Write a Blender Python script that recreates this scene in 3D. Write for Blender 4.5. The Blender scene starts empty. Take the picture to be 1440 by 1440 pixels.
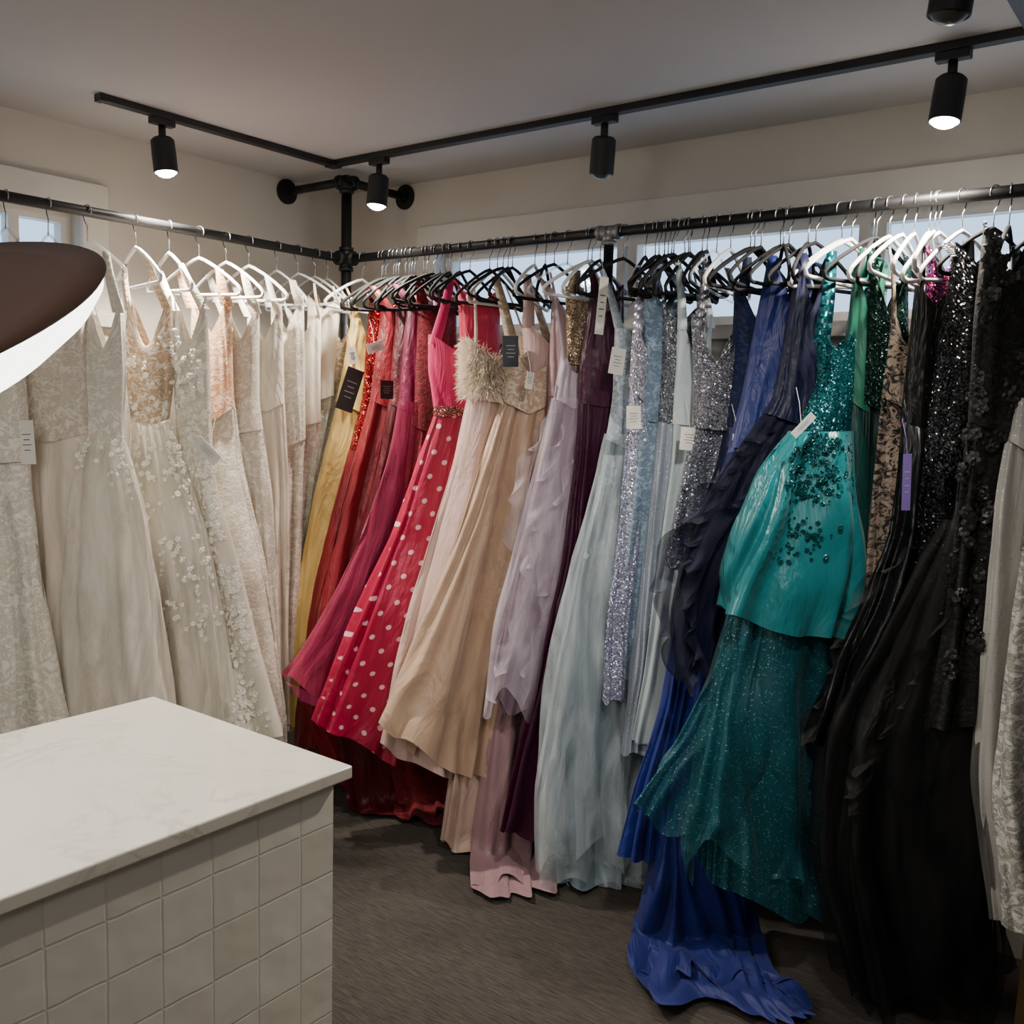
import bpy, math, random
from mathutils import Vector as V, Matrix, noise as NZ
SC = bpy.context.scene
COL = SC.collection
PI = math.pi
RND = random.Random(11)

# ------------------------------------------------------------------ camera
FPX = 1360.0
HEAD = math.radians(37.1); PIT = math.radians(6.19); S = 0.0262
CAM = V((0, 0, 1.6))
r0 = V((math.cos(HEAD), math.sin(HEAD), 0))
F0 = V((-math.sin(HEAD), math.cos(HEAD), 0))
FWD = F0*math.cos(PIT) - V((0, 0, 1))*math.sin(PIT)
UP0 = F0*math.sin(PIT) + V((0, 0, 1))*math.cos(PIT)
RIGHT = (r0 + UP0*S).normalized()
UP = (UP0 - r0*S).normalized()
def ray(u, v):
    return RIGHT*(u-720) - UP*(v-720) + FWD*FPX
def project(p):
    q = p-CAM; d = q.dot(FWD)
    return 720+q.dot(RIGHT)/d*FPX, 720-q.dot(UP)/d*FPX
def unproj(u, v, P, n, zmin=0.015):
    d = ray(u, v)
    t = n.dot(P-CAM)/n.dot(d)
    p = CAM + d*t
    if zmin is not None and p.z < zmin and d.z < 0:
        p = CAM + d*((zmin-CAM.z)/d.z)
    return p
cd = bpy.data.cameras.new('camera'); cam = bpy.data.objects.new('camera', cd); COL.objects.link(cam)
cd.sensor_width = 36; cd.lens = FPX/1440*36; cd.clip_start = 0.02
M = Matrix((RIGHT, UP, -FWD)).transposed().to_4x4(); M.translation = CAM
cam.matrix_world = M
SC.camera = cam

# ------------------------------------------------------------------ materials
def lin(c):
    return tuple(((x/255)/12.92 if x/255 <= .04045 else ((x/255+.055)/1.055)**2.4) for x in c[:3]) + (1,)
def newmat(name):
    m = bpy.data.materials.new(name); m.use_nodes = True
    nt = m.node_tree; nt.nodes.clear()
    out = nt.nodes.new('ShaderNodeOutputMaterial')
    return m, nt, out
def nd(nt, typ, **kw):
    n = nt.nodes.new(typ)
    for k, v in kw.items():
        if k in n.inputs: n.inputs[k].default_value = v
        else: setattr(n, k, v)
    return n
def P_(nt, col, rough=.5, metal=0, **kw):
    p = nt.nodes.new('ShaderNodeBsdfPrincipled')
    if col is not None: p.inputs['Base Color'].default_value = lin(col)
    p.inputs['Roughness'].default_value = rough; p.inputs['Metallic'].default_value = metal
    for k, v in kw.items(): p.inputs[k.replace('_', ' ')].default_value = v
    return p
def mixc(nt, fac, a, b):
    m = nt.nodes.new('ShaderNodeMix'); m.data_type = 'RGBA'
    if hasattr(fac, 'links'): nt.links.new(fac, m.inputs[0])
    else: m.inputs[0].default_value = fac
    for s, i in ((a, 6), (b, 7)):
        if hasattr(s, 'links'): nt.links.new(s, m.inputs[i])
        else: m.inputs[i].default_value = s
    return m.outputs[2]
def ramp(nt, src, lo, hi):
    r = nt.nodes.new('ShaderNodeMapRange')
    r.inputs[1].default_value = lo; r.inputs[2].default_value = hi
    nt.links.new(src, r.inputs[0]); return r.outputs[0]
def bump(nt, h, strength, dist, p):
    b = nt.nodes.new('ShaderNodeBump'); b.inputs['Strength'].default_value = strength; b.inputs['Distance'].default_value = dist
    nt.links.new(h, b.inputs['Height']); nt.links.new(b.outputs[0], p.inputs['Normal']); return b
def simple(name, col, rough=.5, metal=0, noise=0.12, nscale=12, bstr=0, **kw):
    m, nt, out = newmat(name)
    p = P_(nt, col, rough, metal, **kw)
    tc = nd(nt, 'ShaderNodeTexCoord'); no = nd(nt, 'ShaderNodeTexNoise', Scale=nscale, Detail=4.0)
    nt.links.new(tc.outputs['Object'], no.inputs['Vector'])
    c = lin(col); d = tuple(x*(1-noise*2) for x in c[:3])+(1,)
    nt.links.new(mixc(nt, no.outputs[0], d, tuple(min(1, x*(1+noise)) for x in c[:3])+(1,)), p.inputs['Base Color'])
    if bstr: bump(nt, no.outputs[0], bstr, .01, p)
    nt.links.new(p.outputs[0], out.inputs[0]); return m
def emis(name, col, st):
    m, nt, out = newmat(name); e = nd(nt, 'ShaderNodeEmission', Color=lin(col), Strength=st)
    nt.links.new(e.outputs[0], out.inputs[0]); return m

_fab = {}
def fabric(kind, col, col2=None, alpha=.7, rough=None):
    key = (kind, col, col2, alpha, rough)
    if key in _fab: return _fab[key]
    m, nt, out = newmat('fabric_'+kind)
    tc = nd(nt, 'ShaderNodeTexCoord'); uv = tc.outputs['UV']
    L = nt.links.new
    c = lin(col); dk = tuple(x*.8 for x in c[:3])+(1,)
    lum = max(c[:3]); shw = min(.3, lum*.5)
    c2 = lin(col2) if col2 else tuple(min(1, x*1.5+.02) for x in c[:3])+(1,)
    no = nd(nt, 'ShaderNodeTexNoise', Scale=7.0, Detail=4.0); L(tc.outputs['Object'], no.inputs['Vector'])
    base = mixc(nt, no.outputs[0], dk, c)
    p = P_(nt, None, .5)
    p.inputs['Specular IOR Level'].default_value = .5 if lum > .05 else .35
    sh = p.outputs[0]
    def wrinkle(st, dist, sx=7, sy=2.2):
        mp = nd(nt, 'ShaderNodeMapping'); mp.inputs['Scale'].default_value = (sx, sy, 1); L(uv, mp.inputs[0])
        n2 = nd(nt, 'ShaderNodeTexNoise', Scale=1.0, Detail=4.0, Distortion=1.4); L(mp.outputs[0], n2.inputs['Vector'])
        bump(nt, n2.outputs[0], st, dist, p); return n2.outputs[0]
    if kind == 'satin':
        p.inputs['Roughness'].default_value = rough or .42; p.inputs['Sheen Weight'].default_value = shw*.8
        L(base, p.inputs['Base Color']); wrinkle(.5, .05, 8, 2.6)
    elif kind in ('matte', 'tulle', 'glitter'):
        p.inputs['Roughness'].default_value = .75; p.inputs['Sheen Weight'].default_value = shw
        h = wrinkle(.3, .04, 12, 2.4)
        colr = mixc(nt, ramp(nt, h, .35, .7), base, c)
        if kind == 'glitter':
            vo = nd(nt, 'ShaderNodeTexVoronoi', voronoi_dimensions='2D', Scale=230.0); L(uv, vo.inputs['Vector'])
            sp = nd(nt, 'ShaderNodeSeparateColor'); L(vo.outputs['Color'], sp.inputs[0])
            g0 = ramp(nt, sp.outputs[0], .9, .93); g1 = ramp(nt, vo.outputs['Distance'], .45, .3)
            mu = nd(nt, 'ShaderNodeMath', operation='MULTIPLY'); L(g0, mu.inputs[0]); L(g1, mu.inputs[1])
            colr = mixc(nt, mu.outputs[0], colr, c2)
            L(mu.outputs[0], p.inputs['Metallic']); p.inputs['Roughness'].default_value = .45
        L(colr, p.inputs['Base Color'])
        if kind != 'matte' and alpha < 1:
            tr = nd(nt, 'ShaderNodeBsdfTransparent'); mx = nd(nt, 'ShaderNodeMixShader')
            a = nt.nodes.new('ShaderNodeMapRange'); a.inputs[1].default_value = .3; a.inputs[2].default_value = .7
            a.inputs[3].default_value = max(0, alpha-.22); a.inputs[4].default_value = min(1, alpha+.22)
            L(h, a.inputs[0]); L(a.outputs[0], mx.inputs[0]); L(tr.outputs[0], mx.inputs[1]); L(p.outputs[0], mx.inputs[2])
            sh = mx.outputs[0]
    elif kind == 'lace':
        p.inputs['Roughness'].default_value = .7; p.inputs['Sheen Weight'].default_value = shw*.5
        n2 = nd(nt, 'ShaderNodeTexNoise', Scale=38.0, Detail=5.0, Roughness=.6, Distortion=1.8); L(uv, n2.inputs['Vector'])
        vo = nd(nt, 'ShaderNodeTexVoronoi', voronoi_dimensions='2D', Scale=260.0); L(uv, vo.inputs['Vector'])
        a = ramp(nt, n2.outputs[0], .46, .58)
        b = ramp(nt, vo.outputs['Distance'], .2, .6)
        ad = nd(nt, 'ShaderNodeMath', operation='MULTIPLY_ADD'); L(b, ad.inputs[0]); ad.inputs[1].default_value = .22; L(a, ad.inputs[2])
        ad.use_clamp = True
        L(mixc(nt, ad.outputs[0], base, c2), p.inputs['Base Color']); bump(nt, ad.outputs[0], .5, .006, p)
    elif kind == 'sequin':
        vo = nd(nt, 'ShaderNodeTexVoronoi', voronoi_dimensions='2D', Scale=280.0); L(uv, vo.inputs['Vector'])
        sp = nd(nt, 'ShaderNodeSeparateColor'); L(vo.outputs['Color'], sp.inputs[0])
        L(mixc(nt, ramp(nt, sp.outputs[1], .45, 1.0), base, c2), p.inputs['Base Color'])
        p.inputs['Metallic'].default_value = .55; p.inputs['Roughness'].default_value = .28
        nm = nd(nt, 'ShaderNodeNormalMap', Strength=1.0)
        L(mixc(nt, .45, (.5, .5, 1, 1), vo.outputs['Color']), nm.inputs['Color']); L(nm.outputs[0], p.inputs['Normal'])
    elif kind == 'dots':
        p.inputs['Roughness'].default_value = .4
        mp = nd(nt, 'ShaderNodeMapping'); mp.inputs['Rotation'].default_value = (0, 0, PI/4); mp.inputs['Scale'].default_value = (15, 15, 1); L(uv, mp.inputs[0])
        vo = nd(nt, 'ShaderNodeTexVoronoi', voronoi_dimensions='2D', Scale=1.0, Randomness=0.12); L(mp.outputs[0], vo.inputs['Vector'])
        L(mixc(nt, ramp(nt, vo.outputs['Distance'], .155, .13), base, c2), p.inputs['Base Color']); wrinkle(.5, .05)
    L(sh, out.inputs[0])
    _fab[key] = m
    return m

# ------------------------------------------------------------------ object helpers
def tag(o, label=None, cat=None, group=None, kind=None):
    if label: o['label'] = label
    if cat: o['category'] = cat
    if group: o['group'] = group
    if kind: o['kind'] = kind
    return o
def empty(name, loc, label, cat, group=None):
    o = bpy.data.objects.new(name, None); COL.objects.link(o); o.location = loc; o.empty_display_size = .05
    return tag(o, label, cat, group)
def world_loc(o):
    p = V(o.location)
    while o.parent: o = o.parent; p += V(o.location)
    return p
def mobj(name, verts, faces, mat, parent=None, uvs=None, smooth=True):
    off = world_loc(parent) if parent else V((0, 0, 0))
    me = bpy.data.meshes.new(name)
    me.from_pydata([tuple(V(v)-off) for v in verts], [], faces)
    if uvs:
        ul = me.uv_layers.new(name='UVMap')
        ul.data.foreach_set('uv', [x for uv in uvs for x in uv])
    if smooth: me.polygons.foreach_set('use_smooth', [True]*len(me.polygons))
    me.materials.append(mat); me.update()
    o = bpy.data.objects.new(name, me); COL.objects.link(o)
    if parent: o.parent = parent
    return o
class MB:
    def __init__(s): s.v = []; s.f = []
    def add(s, v, f):
        b = len(s.v); s.v += v; s.f += [tuple(i+b for i in q) for q in f]
    def box(s, x0, x1, y0, y1, z0, z1):
        s.add([(x, y, z) for z in (z0, z1) for y in (y0, y1) for x in (x0, x1)],
              [(0, 2, 3, 1), (4, 5, 7, 6), (0, 1, 5, 4), (2, 6, 7, 3), (0, 4, 6, 2), (1, 3, 7, 5)]); return s
    def obox(s, c, ax, ay, az):
        c = V(c); ax, ay, az = V(ax), V(ay), V(az)
        s.add([tuple(c+ax*i+ay*j+az*k) for k in (-1, 1) for j in (-1, 1) for i in (-1, 1)],
              [(0, 2, 3, 1), (4, 5, 7, 6), (0, 1, 5, 4), (2, 6, 7, 3), (0, 4, 6, 2), (1, 3, 7, 5)]); return s
    def tube(s, pts, r, n=10, closed=False, caps=True):
        pts = [V(p) for p in pts]; m = len(pts); rings = []
        prev = None
        for i, p in enumerate(pts):
            a = pts[(i-1) % m] if (closed or i > 0) else p
            b = pts[(i+1) % m] if (closed or i < m-1) else p
            t = (b-a).normalized()
            if prev is None:
                u = t.cross(V((0, 0, 1)))
                if u.length < .1: u = t.cross(V((1, 0, 0)))
            else: u = prev - t*prev.dot(t)
            u.normalize(); prev = u; w = t.cross(u)
            rr = r[i] if isinstance(r, (list, tuple)) else r
            rings.append([tuple(p+u*math.cos(2*PI*j/n)*rr+w*math.sin(2*PI*j/n)*rr) for j in range(n)])
        v = [q for rg in rings for q in rg]; f = []
        for i in range(m if closed else m-1):
            k = (i+1) % m
            for j in range(n):
                f.append((i*n+j, i*n+(j+1) % n, k*n+(j+1) % n, k*n+j))
        if caps and not closed:
            f.append(tuple(range(n-1, -1, -1))); f.append(tuple((m-1)*n+j for j in range(n)))
        s.add(v, f); return s
    def lathe(s, c, axis, prof, n=40):
        c = V(c); t = V(axis).normalized(); u = t.cross(V((0, 0, 1)))
        if u.length < .1: u = t.cross(V((1, 0, 0)))
        u.normalize(); w = t.cross(u); v = []; f = []
        for (r, h) in prof:
            for j in range(n):
                v.append(tuple(c+t*h+u*math.cos(2*PI*j/n)*max(r, 1e-4)+w*math.sin(2*PI*j/n)*max(r, 1e-4)))
        for i in range(len(prof)-1):
            for j in range(n):
                f.append((i*n+j, i*n+(j+1) % n, (i+1)*n+(j+1) % n, (i+1)*n+j))
        s.add(v, f); return s
    def build(s, name, mat, parent=None, smooth=False, bevel=0):
        o = mobj(name, s.v, s.f, mat, parent, smooth=smooth)
        if bevel:
            b = o.modifiers.new('bevel', 'BEVEL'); b.width = bevel; b.segments = 3; b.limit_method = 'ANGLE'
        return o

# ------------------------------------------------------------------ room
XL, YB, ZC = -3.36, 3.13, 2.54
XR, YF = 2.4, -2.6
XRAIL, YRAIL, ZRAIL = -2.987, 2.786, 2.18
RR = .017
wallm = simple('wall_paint', (204, 198, 188), .85, noise=.03, nscale=3, bstr=.05)
ceilm = simple('ceiling_paint', (186, 183, 183), .9, noise=.03, nscale=2)
trimm = simple('trim_paint', (214, 209, 201), .55, noise=.02)
cm, nt, out = newmat('carpet')
p = P_(nt, None, .95); tc = nd(nt, 'ShaderNodeTexCoord')
mp = nd(nt, 'ShaderNodeMapping'); mp.inputs['Scale'].default_value = (15, 160, 1); mp.inputs['Rotation'].default_value = (0, 0, math.radians(-33)); nt.links.new(tc.outputs['Object'], mp.inputs[0])
n1 = nd(nt, 'ShaderNodeTexNoise', Scale=1.0, Detail=4.0, Roughness=.75); nt.links.new(mp.outputs[0], n1.inputs['Vector'])
n2 = nd(nt, 'ShaderNodeTexNoise', Scale=420.0, Detail=2.0); nt.links.new(tc.outputs['Object'], n2.inputs['Vector'])
k = mixc(nt, ramp(nt, n1.outputs[0], .32, .68), lin((38, 34, 31)), lin((94, 85, 77)))
nt.links.new(mixc(nt, ramp(nt, n2.outputs[0], .45, .9), k, lin((66, 60, 55))), p.inputs['Base Color'])
bump(nt, n1.outputs[0], .8, .012, p); nt.links.new(p.outputs[0], out.inputs[0])
carpet = cm
tag(MB().box(XL-.15, XR+.15, YF-.15, YB+.15, -.1, 0).build('floor', carpet), kind='structure')
tag(MB().box(XL-.15, XR+.15, YF-.15, YB+.15, ZC, ZC+.1).build('ceiling', ceilm), kind='structure')
WX0, WX1, WZ0, WZ1 = -2.80, .75, 1.90, 2.245
b = MB()
b.box(XL-.15, WX0, YB, YB+.15, 0, ZC); b.box(WX1, XR+.15, YB, YB+.15, 0, ZC)
b.box(WX0, WX1, YB, YB+.15, 0, WZ0); b.box(WX0, WX1, YB, YB+.15, WZ1, ZC)
tag(b.build('wall_back', wallm), kind='structure')
LY0, LY1 = .3, 1.86
b = MB()
b.box(XL-.15, XL, YF-.15, LY0, 0, ZC); b.box(XL-.15, XL, LY1, YB, 0, ZC)
b.box(XL-.15, XL, LY0, LY1, 0, WZ0); b.box(XL-.15, XL, LY0, LY1, WZ1, ZC)
tag(b.build('wall_left', wallm), kind='structure')
tag(MB().box(XR, XR+.15, YF-.15, YB, 0, ZC).build('wall_right', wallm), kind='structure')
tag(MB().box(XL, XR, YF-.15, YF, 0, ZC).build('wall_front', wallm), kind='structure')
b = MB()
b.box(WX0-.1, WX1+.1, YB-.022, YB, WZ1, WZ1+.105); b.box(WX0-.1, WX0, YB-.02, YB, WZ0, WZ1)
b.box(WX1, WX1+.1, YB-.02, YB, WZ0, WZ1); b.box(WX0-.12, WX1+.12, YB-.03, YB, WZ0-.05, WZ0)
tag(b.build('trim_1', trimm, bevel=.003), kind='structure')
b = MB()
b.box(XL, XL+.022, LY0-.1, LY1+.1, WZ1, WZ1+.105); b.box(XL, XL+.02, LY1, LY1+.1, WZ0, WZ1)
b.box(XL, XL+.02, LY0-.1, LY0, WZ0, WZ1); b.box(XL, XL+.03, LY0-.12, LY1+.12, WZ0-.05, WZ0)
tag(b.build('trim_2', trimm, bevel=.003), kind='structure')
tag(MB().box(XL, XR, YB-.014, YB, 0, .11).build('baseboard_back', trimm), kind='structure')
tag(MB().box(XL, XL+.014, YF, YB-.014, 0, .11).build('baseboard_left', trimm), kind='structure')
gm, nt, out = newmat('window_glass')
tr = nd(nt, 'ShaderNodeBsdfTransparent', Color=(.86, .93, 1, 1)); gl = nd(nt, 'ShaderNodeBsdfGlossy', Roughness=.05); mx = nd(nt, 'ShaderNodeMixShader', Fac=.08)
nt.links.new(tr.outputs[0], mx.inputs[1]); nt.links.new(gl.outputs[0], mx.inputs[2]); nt.links.new(mx.outputs[0], out.inputs[0])
glassm = gm
b = MB(); y0, y1 = YB+.06, YB+.11; fw = .036
b.box(WX0, WX1, y0, y1, WZ1-fw, WZ1); b.box(WX0, WX1, y0, y1, WZ0, WZ0+fw)
for x in (WX0, WX0+.85, WX0+.9, WX0+1.75, WX0+1.8, WX0+2.6, WX0+2.65, WX1-fw): b.box(x, x+fw, y0, y1, WZ0+fw, WZ1-fw)
w1 = tag(b.build('window_1', trimm), kind='structure')
MB().box(WX0, WX1, YB+.083, YB+.087, WZ0, WZ1).build('pane', glassm, w1)
b = MB(); x0, x1 = XL-.11, XL-.06
b.box(x0, x1, LY0, LY1, WZ1-fw, WZ1); b.box(x0, x1, LY0, LY1, WZ0, WZ0+fw)
for y in (LY0, LY0+.76, LY1-.22, LY1-fw): b.box(x0, x1, y, y+fw, WZ0+fw, WZ1-fw)
w2 = tag(b.build('window_2', trimm), kind='structure')
MB().box(XL-.087, XL-.083, LY0, LY1, WZ0, WZ1).build('pane', glassm, w2)

# ------------------------------------------------------------------ pipe rack
pipem = simple('black_iron', (26, 26, 27), .5, .3, noise=.15, nscale=30, bstr=.1)
steelm = simple('pale_steel', (150, 150, 148), .4, .6)
rk = empty('pipe_clothes_rack', (XRAIL, YRAIL, 0), 'black iron pipe clothes rack with two rails meeting at a corner post', 'clothes rack')
MB().tube([(XRAIL, YRAIL, ZRAIL), (.95, YRAIL, ZRAIL)], RR, 16).build('rail', pipem, rk, True)
MB().tube([(XRAIL, YRAIL, ZRAIL), (XRAIL, -.2, ZRAIL)], RR, 16).build('rail', pipem, rk, True)
ZT = 2.488
MB().tube([(XRAIL, YRAIL, 0), (XRAIL, YRAIL, ZT)], .021, 16).build('post', pipem, rk, True)
MB().tube([(XRAIL, YRAIL, ZT), (XL+.01, YRAIL, ZT)], RR, 16).build('wall_arm', pipem, rk, True)
MB().tube([(XRAIL, YRAIL, ZT), (XRAIL, YB-.01, ZT)], RR, 16).build('wall_arm', pipem, rk, True)
fl = [(0, 0), (.052, 0), (.052, .01), (.03, .014), (.027, .035), (.0, .035)]
MB().lathe((XL, YRAIL, ZT), (1, 0, 0), fl, 28).build('wall_flange', pipem, rk)
MB().lathe((XRAIL, YB, ZT), (0, -1, 0), fl, 28).build('wall_flange', pipem, rk)
MB().lathe((XRAIL, YRAIL, 0), (0, 0, 1), fl, 28).build('floor_flange', pipem, rk)
def fitting(c, dirs, m, r=.026, l=.045):
    b = MB()
    for d in dirs:
        d = V(d); c = V(c)
        b.tube([c-d*.005, c+d*l], r, 16); b.tube([c+d*(l-.012), c+d*(l+.002)], r*1.13, 16)
    return b.build('pipe_fitting', m, rk, True)
fitting((XRAIL, YRAIL, ZT), ((-1, 0, 0), (0, 1, 0), (0, 0, -1)), pipem)
fitting((XRAIL, YRAIL, ZRAIL), ((1, 0, 0), (0, -1, 0), (0, 0, -1), (0, 0, 1)), pipem)
d = ray(857, 323); t = (YRAIL)/d.y; XM = (d*t).x
fm = fitting((XM, YRAIL, ZRAIL), ((1, 0, 0), (-1, 0, 0), (0, 0, -1)), steelm, .0225, .04); fm['label'] = 'pale metal tee joint on the long rail'
MB().tube([(XM, YRAIL, 0), (XM, YRAIL, ZRAIL)], RR, 16).build('support_post', pipem, rk, True)
MB().tube([(.93, YRAIL, 0), (.93, YRAIL, ZRAIL)], .021, 16).build('post', pipem, rk, True)
MB().tube([(XRAIL, -.18, 0), (XRAIL, -.18, ZRAIL)], .021, 16).build('post', pipem, rk, True)

# ------------------------------------------------------------------ ceiling track and spots
blackm = simple('matte_black', (20, 20, 22), .5, noise=.05)
XT, YT, XT2 = -2.95, 2.68, -.49
tk = empty('ceiling_track', (XT, YT, ZC), 'black track running along the ceiling above both clothes rails', 'light track')
MB().box(XT-.017, XT+.017, 1.72, YT+.017, ZC-.022, ZC).build('track_section', blackm, tk, bevel=.002)
MB().box(XT+.017, XT2+.017, YT-.017, YT+.017, ZC-.022, ZC).build('track_section', blackm, tk, bevel=.002)
MB().box(XT2-.017, XT2+.017, .6, YT-.017, ZC-.022, ZC).build('track_section', blackm, tk, bevel=.002)
MB().box(XT-.019, XT+.019, 1.70, 1.722, ZC-.024, ZC).build('end_cap', blackm, tk, bevel=.002)
MB().box(XT-.024, XT+.024, YT-.024, YT+.024, ZC-.025, ZC).build('corner_joint', blackm, tk, bevel=.002)
lensm = emis('spot_lens', (255, 246, 232), 90)
lensdim = simple('spot_lens_unlit', (70, 68, 64), .3)
def spot(pos, axis, label, along, dim=False, power=45, target=None, size=105):
    x, y = pos
    r = empty('track_spotlight', (x, y, ZC-.022), label, 'spotlight')
    ax = V(axis).normalized()
    b = MB()
    if along == 'x': b.box(x-.042, x+.042, y-.016, y+.016, ZC-.045, ZC-.0222)
    else: b.box(x-.016, x+.016, y-.042, y+.042, ZC-.045, ZC-.0222)
    b.build('adapter', blackm, r, bevel=.003)
    MB().tube([(x, y, ZC-.045), (x, y, ZC-.095)], .012, 12).build('stem', blackm, r, True)
    top = V((x, y, ZC-.085))
    MB().lathe(top, ax, [(0, 0), (.03, 0), (.038, .008), (.039, .05), (.039, .112), (.036, .114), (.034, .111), (0, .110)], 28).build('head', blackm, r)
    hd = r.children[-1]
    MB().lathe(top, ax, [(0, .128), (.014, .126), (.026, .12), (.034, .1115)], 24).build('lens', lensdim if dim else lensm, hd, True)
    if power:
        L = bpy.data.lights.new('spot_lamp', 'SPOT'); L.energy = power; L.spot_size = math.radians(size); L.spot_blend = .85; L.color = (1, .91, .79); L.shadow_soft_size = .03
        lo = bpy.data.objects.new('spot_lamp', L); COL.objects.link(lo); lo.location = top+ax*.165
        tv = (V(target)-lo.location) if target else ax
        lo.rotation_euler = tv.to_track_quat('-Z', 'Y').to_euler()
def on_track_x(px, py):
    d = ray(px, py); return (d*((YT)/d.y)).x
def on_track_y(px, py):
    d = ray(px, py); return (d*((XT)/d.x)).y
spot((XT, on_track_y(228, 190)), (.12, .04, -1), 'black track spotlight above the ivory wedding gowns', 'y', power=165, target=(-2.7, 2.15, 1.2), size=140)
spot((on_track_x(533, 245), YT), (-.02, -.08, -1), 'black track spotlight beside the corner pipe post', 'x', power=75, target=(-2.55, 2.45, 1.0), size=120)
spot((on_track_x(850, 185), YT), (-.12, .1, -1), 'unlit looking black track spotlight above the middle of the long rail', 'x', dim=True, power=0)
spot((on_track_x(1340, 92), YT), (-.06, -.14, -1), 'black track spotlight shining above the black gowns', 'x', power=80, target=(-.95, 2.55, 1.0), size=150)
spot((XT2-.01, 1.98), (-.1, .0, -1), 'dark track spotlight cut off by the top edge of the picture', 'y', dim=True, power=0)

# ------------------------------------------------------------------ counter
qm, nt, out = newmat('quartz')
p = P_(nt, None, .12); tc = nd(nt, 'ShaderNodeTexCoord')
n1 = nd(nt, 'ShaderNodeTexNoise', Scale=3.2, Detail=7.0, Roughness=.6, Distortion=1.5); nt.links.new(tc.outputs['Object'], n1.inputs['Vector'])
ab = nd(nt, 'ShaderNodeMath', operation='SUBTRACT'); ab.inputs[1].default_value = .5; nt.links.new(n1.outputs[0], ab.inputs[0])
ab2 = nd(nt, 'ShaderNodeMath', operation='ABSOLUTE'); nt.links.new(ab.outputs[0], ab2.inputs[0])
n3 = nd(nt, 'ShaderNodeTexNoise', Scale=2.0, Detail=2.0); nt.links.new(tc.outputs['Object'], n3.inputs['Vector'])
v = nd(nt, 'ShaderNodeMath', operation='MULTIPLY'); nt.links.new(ramp(nt, ab2.outputs[0], .03, .0), v.inputs[0]); nt.links.new(ramp(nt, n3.outputs[0], .42, .7), v.inputs[1])
nt.links.new(mixc(nt, v.outputs[0], lin((232, 225, 211)), lin((198, 191, 180))), p.inputs['Base Color'])
nt.links.new(p.outputs[0], out.inputs[0]); quartz = qm
tm, nt, out = newmat('square_tile')
p = P_(nt, None, .2); tc = nd(nt, 'ShaderNodeTexCoord'); sx = nd(nt, 'ShaderNodeSeparateXYZ'); nt.links.new(tc.outputs['Object'], sx.inputs[0])
am = nd(nt, 'ShaderNodeMath', operation='ADD'); nt.links.new(sx.outputs[0], am.inputs[0]); nt.links.new(sx.outputs[1], am.inputs[1])
cb = nd(nt, 'ShaderNodeCombineXYZ'); nt.links.new(am.outputs[0], cb.inputs[0]); nt.links.new(sx.outputs[2], cb.inputs[1])
nw = nd(nt, 'ShaderNodeTexNoise', Scale=22.0, Detail=2.0); nt.links.new(tc.outputs['Object'], nw.inputs['Vector'])
vm = nd(nt, 'ShaderNodeVectorMath', operation='MULTIPLY_ADD'); nt.links.new(nw.outputs['Color'], vm.inputs[0]); vm.inputs[1].default_value = (.005, .005, 0); nt.links.new(cb.outputs[0], vm.inputs[2])
def brick(sz):
    br = nd(nt, 'ShaderNodeTexBrick', offset=0.0, squash=1.0)
    br.inputs['Scale'].default_value = 1; br.inputs['Brick Width'].default_value = .098; br.inputs['Row Height'].default_value = .098
    br.inputs['Mortar Size'].default_value = sz; br.inputs['Mortar Smooth'].default_value = .6
    br.inputs['Color1'].default_value = lin((236, 229, 214)); br.inputs['Color2'].default_value = lin((245, 239, 226)); br.inputs['Mortar'].default_value = lin((232, 225, 212))
    nt.links.new(vm.outputs[0], br.inputs['Vector']); return br
br = brick(.0022); br2 = brick(.003)
nt.links.new(br.outputs['Color'], p.inputs['Base Color'])
n1 = nd(nt, 'ShaderNodeTexNoise', Scale=16.0, Detail=1.0); nt.links.new(tc.outputs['Object'], n1.inputs['Vector'])
sb = nd(nt, 'ShaderNodeMath', operation='MULTIPLY_ADD'); nt.links.new(br2.outputs['Fac'], sb.inputs[0]); sb.inputs[1].default_value = -.3; nt.links.new(n1.outputs[0], sb.inputs[2])
bump(nt, sb.outputs[0], .4, .009, p); nt.links.new(p.outputs[0], out.inputs[0]); tilem = tm
ct = empty('service_counter', (-1.67, .3, 0), 'white tiled counter with a pale veined stone top', 'counter')
MB().box(-1.975, -1.36, -.7, 1.245, 0, .872).build('tiled_base', tilem, ct)
MB().box(-2.005, -1.33, -.73, 1.268, .874, .9).build('countertop', quartz, ct, bevel=.004)

# ------------------------------------------------------------------ pendant lamp over the counter
bronzem = simple('bronze_shade', (88, 66, 57), .42, .2, noise=.05)
tgt = [(0, 335), (70, 347), (130, 361), (152, 373), (152, 373), (148, 382), (120, 415), (90, 440), (50, 472), (0, 497)]
def rim(par, n=120):
    cx, cy, ro, ti, R = par
    c = unproj(cx, cy, V((-1.66, 0, 0)), V((1, 0, 0)))
    tcm = V((-c.x, -c.y, 0)).normalized(); rt = V((-tcm.y, tcm.x, 0))
    ax = (V((0, 0, 1)) - rt*ro + tcm*ti).normalized()
    u = ax.cross(V((0, 1, 0))).normalized(); w = ax.cross(u)
    return c, ax, [c+(u*math.cos(2*PI*i/n)+w*math.sin(2*PI*i/n))*R for i in range(n)]
def rim_err(par):
    c, ax, pts = rim(par)
    pj = []
    for q in pts:
        if (q-CAM).dot(FWD) < .1: continue
        pj.append(project(q))
    e = 0
    for tx, ty in tgt: e += min((x-tx)**2+(y-ty)**2 for x, y in pj)
    for x, y in pj:
        if x > 154: e += 2*(x-154)**2
    return e
rg = random.Random(3); best = [-200, 470, .6, .4, .38]; be = rim_err(best)
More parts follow.
